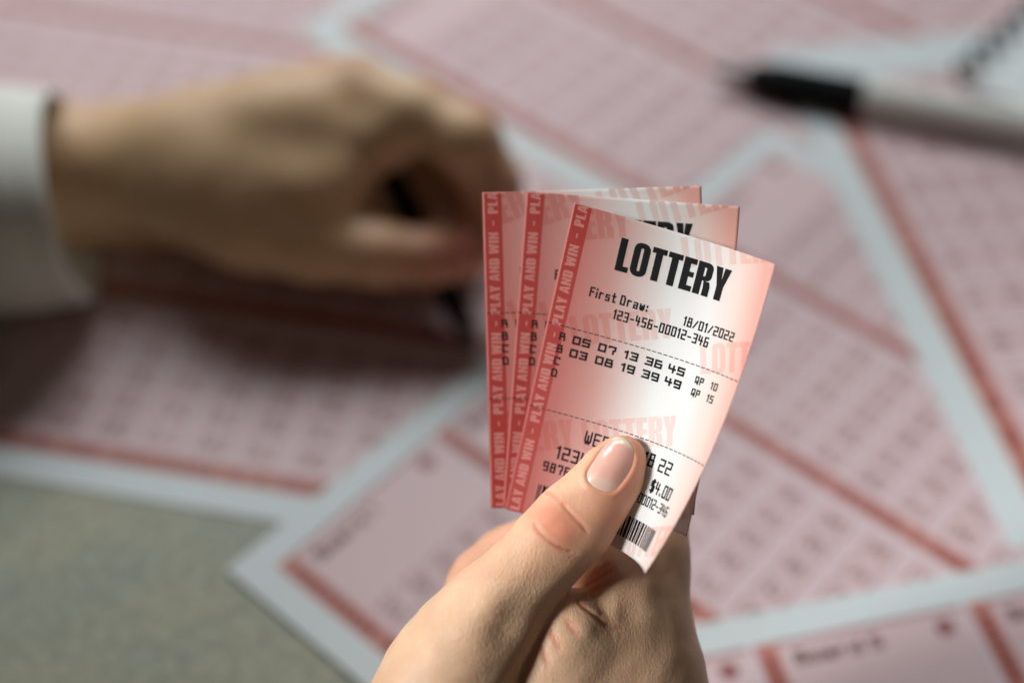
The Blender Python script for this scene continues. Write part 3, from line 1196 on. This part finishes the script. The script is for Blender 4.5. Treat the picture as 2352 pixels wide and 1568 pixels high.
def ticket_map(p, kw=1.0):
    Rm = euler_m(np.array(p[3:6]))
    L = np.array(p[0:3])
    M = 160

    def f(x, y, lift=0.0):
        x, y = np.asarray(x, float), np.asarray(y, float)
        v = y / 72.2
        a = p[7] + p[8] * v + p[9] * v * v
        pw = (1 + np.exp(p[10] + p[11] * v))
        tw = p[12] * v + p[13] * v * v
        u = np.clip(x / TW, 0, None)
        tt = np.linspace(0, 1, M)[None, :]
        us = u[:, None] * tt
        ph = tw[:, None] + a[:, None] * us ** pw[:, None]
        c, s = np.cos(ph), np.sin(ph)
        w = np.ones(M)
        w[0] = w[-1] = .5
        e = (c * w).sum(1) * u * TW * kw / (M - 1)
        n = (s * w).sum(1) * u * TW * kw / (M - 1)
        ph1 = ph[:, -1]
        yv = v - .5 * p[14] * u * (1 - 2 * v)
        q = np.stack([e - np.sin(ph1) * lift, -yv * p[6], n + np.cos(ph1) * lift], 1)
        return c2w(L + q @ Rm.T)
    return f


def ticket_print():
    x0, x1, y0, y1 = 0.0, TW, 0.0, 72.2
    red = [[(.45, .25), (4.25, .25), (4.25, y1 - .2), (.45, y1 - .2)]]
    band = []
    # PLAY AND WIN - running up the band, period 22.85 mm, dashes at 7.0 / 29.85 / 52.7 mm from the top
    polys, tot = heavy('PLAY AND WIN', 2.25, gap=.07)
    scale = 18.6 / tot
    polys = [[p * np.array([scale, 1]) for p in pc] for pc in polys]
    for k in range(-1, 4):
        yd = 7.0 + 22.85 * k
        s0 = yd + 2.1 + 18.6
        band += [[np.array([1.15 + p[1], s0 - p[0]]) for p in pc] for pc in polys]
        band.append([(2.15, yd - .55), (2.5, yd - .55), (2.5, yd + .55), (2.15, yd + .55)])
    water = []
    lot, lw = heavy('LOTTERY', 6.7, width=23.4)
    A = math.radians(-20.3)
    for bx, by in ((15.1, 54.0), (6.9, 31.3), (37.4, 29.0), (27.0, 7.2), (32.0, 74.0), (-8, 12), (-9, 62)):
        water += xf(lot, bx + 6.7 * math.sin(A), by - 6.7 * math.cos(A), A)
    ink = []
    l2, _ = heavy('LOTTERY', 7.5, gap=.045, width=25.8)
    ink += xf(l2, 12.1, 4.6)
    ink += digital('First', 7.9, 17.1, 1.15, 2.3, 1.47, .38)
    ink += digital('Draw:', 15.0, 17.1, 1.2, 2.3, 1.5, .38)
    ink += digital('18/01/2022', 30.0, 17.65, 1.12, 2.2, 1.40, .35)
    ink += digital('123-456-00012-346', 14.2, 20.65, 1.16, 2.3, 1.44, .37)
    for yd in (27.45, 47.05):
        x = 0.3
        while x < TW - .4:
            ink.append([(x, yd - .1), (min(x + 1.0, TW - .1), yd - .1), (min(x + 1.0, TW - .1), yd + .1), (x, yd + .1)])
            x += 1.36
    for ch, y in zip('ABCD', (28.9, 31.75, 34.6, 37.4)):
        ink += digital(ch, 3.5, y, 1.4, 1.9, 1, .37)
    for y, row in ((28.95, ('05', '07', '13', '36', '45')), (31.95, ('03', '08', '19', '39', '49'))):
        for x, s in zip((6.6, 12.65, 18.7, 23.8, 29.4), row):
            ink += digital(s, x, y, 1.9, 1.95, 2.25, .46)
    for y, s in ((29.65, '10'), (32.5, '15')):
        ink += digital('QP', 36.5, y, 1.0, 1.75, 1.25, .30)
        ink += digital(s, 40.8, y, 1.05, 1.75, 1.3, .30)
    ink += digital('WED', 14.6, 49.25, 1.75, 3.15, 2.15, .43)
    ink += digital('JAN', 21.9, 49.25, 1.6, 3.15, 2.0, .43)
    ink += digital('18', 29.9, 49.4, 1.65, 3.1, 2.05, .44)
    ink += digital('22', 34.4, 49.7, 1.7, 3.0, 2.15, .42)
    ink += digital('1234', 8.9, 54.4, 1.8, 3.1, 2.25, .47)
    ink += digital('$4.00', 34.1, 54.7, 1.35, 2.9, 1.6, .40)
    ink += digital('98765', 6.6, 58.7, 1.35, 2.3, 1.74, .40)
    ink += digital('456-00012-346', 26.9, 58.6, 1.08, 2.3, 1.28, .31)
    x = 6.6
    rs = random.Random(4)
    while x < 41.6:
        wd = rs.choice((.28, .28, .5, .75))
        ink.append([(x, 64.4), (x + wd, 64.4), (x + wd, 69.3), (x, 69.3)])
        x += wd + rs.choice((.22, .22, .42))
    return red, band, water, ink


RED, BAND, WATER, INK = ticket_print()
CL = (0.02, 0.02, TW - .02, 72.18)
LAYERS = [(sheet_polys(WATER, 1.0, (4.3, .02, TW - .02, 72.18)), 2, .012), (sheet_polys(RED, 1.0, CL), 3, .014),
          (sheet_polys(BAND, 1.0, (.46, .26, 4.24, 71.9)), 4, .026), (sheet_polys(INK, 1.0, CL), 5, .036)]
GX, GY = 74, 108
gx, gy = np.meshgrid(np.linspace(0, TW, GX), np.linspace(0, 72.2, GY))
gx, gy = gx.ravel(), gy.ravel()
for name, kw, p, label in TICKETS:
    f = ticket_map(p, kw)
    top, bot = f(gx, gy, 0.0), f(gx, gy, -0.13)
    n = len(gx)
    Vt = [top, bot]
    uv = [np.stack([gx / TW, gy / 72.2], 1)] * 2
    Ft, MI = [], []
    for r in range(GY - 1):
        for c in range(GX - 1):
            a = r * GX + c
            Ft.append([a, a + GX, a + GX + 1, a + 1])
            MI.append(0)
            Ft.append([n + a, n + a + 1, n + a + GX + 1, n + a + GX])
            MI.append(1)
    edge = [r * GX for r in range(GY)], [r * GX + GX - 1 for r in range(GY)], list(range(GX)), [(GY - 1) * GX + c for c in range(GX)]
    for k, e in enumerate(edge):
        for a, b in zip(e[:-1], e[1:]):
            q = [a, b, n + b, n + a]
            Ft.append(q if k in (1, 2) else q[::-1])
            MI.append(1)
    tot = 2 * n
    for (v2, f2), mi, lift in LAYERS:
        Vt.append(f(v2[:, 0], v2[:, 1], lift))
        uv.append(v2 / np.array([TW, 72.2]))
        Ft += [[i + tot for i in q] for q in f2]
        MI += [mi] * len(f2)
        tot += len(v2)
    Vt = np.vstack(Vt)
    uv = np.vstack(uv)
    org = Vt[0].copy()
    ob = mesh_obj('lottery_ticket', Vt - org, Ft, [m_tpaper, m_tback, m_twater, m_tred, m_tband, m_tink], MI)
    ob.location = org
    sm = np.array([mi < 2 for mi in MI])
    ob.data.polygons.foreach_set('use_smooth', np.ones(len(MI), bool))
    ul = ob.data.uv_layers.new(name='UVMap')
    li = np.zeros(len(ob.data.loops), np.int32)
    ob.data.loops.foreach_get('vertex_index', li)
    ul.data.foreach_set('uv', uv[li].astype(np.float32).ravel())
    tag(ob, label, 'lottery ticket', 'three lottery tickets fanned in the hand')

# ------------------------------------------------------------------ the writing hand behind (mm in world axes)
def hp(px, py, h):
    return at_height(px, py, h / 1000.0) * 1000


def wchain(pts, k=5.0, flat=None):
    return [(hp(*a[:3]), hp(*b[:3]), a[3], b[3], flat, k) for a, b in zip(pts[:-1], pts[1:])]


WZ = (0, -.4, .9)
arm = wchain([(-700, 430, 30, 33), (100, 402, 26, 26), (330, 390, 28, 24.5), (480, 360, 36, 23.5)], 8, None)
arm += wchain([(60, 440, 14, 22), (330, 440, 16, 20), (520, 430, 22, 19)], 10)
hb = wchain([(480, 345, 44, 21.5), (650, 300, 52, 20), (815, 222, 62, 13.0)], 8)
hb += wchain([(480, 330, 36, 20), (640, 270, 44, 16), (770, 200, 52, 12)], 8)
hb += wchain([(480, 400, 24, 20), (640, 330, 26, 15), (740, 270, 34, 11)], 8)
hb += wchain([(520, 430, 40, 19), (680, 430, 44, 15.5), (770, 400, 48, 13)], 8)
hb += wchain([(700, 330, 50, 17), (880, 315, 56, 13.0)], 8)
hb += wchain([(560, 450, 22, 18), (760, 420, 20, 15), (900, 420, 18, 12)], 8)
hb += wchain([(420, 372, 42, 23), (700, 300, 55, 18.5)], 10)
hb += wchain([(520, 425, 42, 20), (720, 455, 42, 16)], 10)
th2 = wchain([(430, 440, 36, 20), (570, 510, 34, 17), (720, 560, 31, 13.2), (870, 583, 30, 11.0), (990, 590, 30, 9.6), (1085, 585, 30, 8.0)], 6)
ix2 = wchain([(815, 222, 62, 13.0), (960, 262, 64, 11.2), (1075, 325, 60, 11.6), (1135, 430, 46, 10.2), (1125, 545, 32, 7.4)], 5)
mi2 = wchain([(790, 230, 50, 12.0), (930, 285, 48, 10.4), (1045, 350, 40, 9.8), (1085, 450, 26, 8.6), (1060, 560, 16, 7.4)], 5)
ri2 = wchain([(740, 260, 38, 11.0), (880, 320, 32, 10), (980, 390, 24, 9.2), (1000, 480, 14, 8.0)], 5)
li2 = wchain([(700, 300, 26, 10.0), (820, 360, 20, 9), (910, 430, 13, 8.4), (900, 500, 9, 7.2)], 5)
allp = arm + hb + th2 + ix2 + mi2 + ri2 + li2
pts = np.array([p[i] for p in allp for i in (0, 1)])
lo2 = pts.min(0) - 40
hi2 = pts.max(0) + 40
lo2[0] = max(lo2[0], -330)
GH2 = 1.15
fl2 = Field(lo2, hi2, GH2)
fa = smin(fl2.group(arm + hb, 20), fl2.group(th2, 16), np.float32(7))
fi = fl2.group(ix2)
fa = smin(fa, fi, np.float32(5))
for g in (mi2, ri2, li2):
    fa = smin(fa, fl2.group(g), np.float32(4.5))
V3, F3 = surface_nets(fa, fl2.lo, GH2)
del fa, fi
V3 = laplace(V3, F3, 22)
N3 = normals(V3, F3)
# knuckle over the index finger and the tendon running back from it
kn = hp(815, 150, 70)
dk = np.linalg.norm(V3 - kn, axis=1)
V3 = V3 + N3 * (1.6 * np.exp(-(dk / 11) ** 2))[:, None]
V3[:, 2] = np.maximum(V3[:, 2], 1.3)
tipd = np.minimum(np.linalg.norm(V3 - hp(1060, 590, 30), axis=1), np.linalg.norm(V3 - hp(1125, 545, 32), axis=1))  # tip redness: skin's own tone plus red glow painted into the pigment
w = np.clip(.75 * np.exp(-(tipd / 26) ** 2) + .35 * np.exp(-(dk / 16) ** 2), 0, 1)[:, None]
rear = mesh_obj('hand', V3 / 1000, F3, m_skin_rear, smooth=True)
set_attr(rear, 'pigment', np.array([.78, .54, .32]) * (1 - w) + np.array([.62, .20, .14]) * w)
set_attr(rear, 'relief', np.full(len(V3), .5), 'FLOAT')
tag(rear, 'blurred hand with a dark pen in its curled fingers, reaching from a cream sleeve', 'hand')

# thumb nail of the writing hand
a, b = hp(1000, 574, 38), hp(1078, 574, 37)
d = (b - a) / np.linalg.norm(b - a)
nz = np.array([0.0, -.45, .9])
nz = nz - d * (nz @ d)
nz /= np.linalg.norm(nz)
bx = np.cross(d, nz)
c0 = hp(1052, 588, 30) + nz * 8.3
V2 = []
for i in range(nu):
    for j in range(nv):
        s, w_ = -1 + 2 * i / (nu - 1), -1 + 2 * j / (nv - 1)
        wd = 5.2 * math.sqrt(max(0, 1 - (abs(s) ** 3.2))) + .05
        V2.append((c0 + d * (s * 6.5) + bx * (w_ * wd) - nz * (w_ * w_ * wd * .30 - .2)) / 1000)
fn3 = mesh_obj('fingernail', V2, F2, m_nail, smooth=True, parent=rear)
set_attr(fn3, 'pigment', np.ones((len(V2), 3)) * np.array([.62, .22, .17]))
sol = fn3.modifiers.new('thickness', 'SOLIDIFY')
sol.thickness = 0.0005

# cream sleeve: a tube with folded cuff
ca = at_height(166, 455, .037)
cb = at_height(-900, 470, .050)
ax = (cb - ca) / np.linalg.norm(cb - ca)
tl = np.array([0.35, 0.0, 0.0])
up_ = np.array([0, 0, 1.0])
sd_ = np.cross(ax, up_)
sd_ /= np.linalg.norm(sd_)
up2 = np.cross(sd_, ax)
Vs, Fs = [], []
segs, nl = 96, 90
for side in (0, 1):
    for i in range(nl):
        s = i / (nl - 1)
        for j in range(segs):
            a = 2 * math.pi * j / segs
            L = np.linalg.norm(cb - ca)
            r = .0405 + .012 * s
            fold = .0010 * math.sin(3 * a + 7 * s) + .0016 * math.sin(2 * a - 14 * s + 1.2) * min(1, s * 6)
            hem = .0007 * math.exp(-((s * L - .010) / .002) ** 2) * -1
            r2 = r + fold * (1 if not side else 1) + hem - (.0016 if side else 0)
            rim_ = min(1, s * L / .0015)
            tilt = .0055 * math.sin(a) + .002 * math.cos(a)
            p = ca + ax * (s * L + tilt * (1 - s)) + sd_ * math.cos(a) * r2 * .98 + up2 * math.sin(a) * r2 * .92
            p[2] = max(p[2], .0024 + (.0012 if side else 0))
            Vs.append(p)
n1 = nl * segs
for side in (0, 1):
    for i in range(nl - 1):
        for j in range(segs):
            a, b = side * n1 + i * segs + j, side * n1 + i * segs + (j + 1) % segs
            q = [a, b, b + segs, a + segs]
            Fs.append(q if side else q[::-1])
for i0 in (0, (nl - 1) * segs):
    for j in range(segs):
        a, b = i0 + j, i0 + (j + 1) % segs
        q = [a, b, n1 + b, n1 + a]
        Fs.append(q if i0 == 0 else q[::-1])
slv = mesh_obj('shirt_sleeve', Vs, Fs, m_cloth, smooth=True, parent=rear)

# dark pen held by the writing hand
tip = at_height(1094, 800, .0016)
end = at_height(915, 436, .036)
pen(tip, end, .0050, .012, .045, m_black, 'dark pen gripped in the fingers of the writing hand, tip down on a slip', float(np.linalg.norm(end - tip)) + .02)

for ob in S.objects:
    if ob.type == 'MESH':
        ob.data.validate()
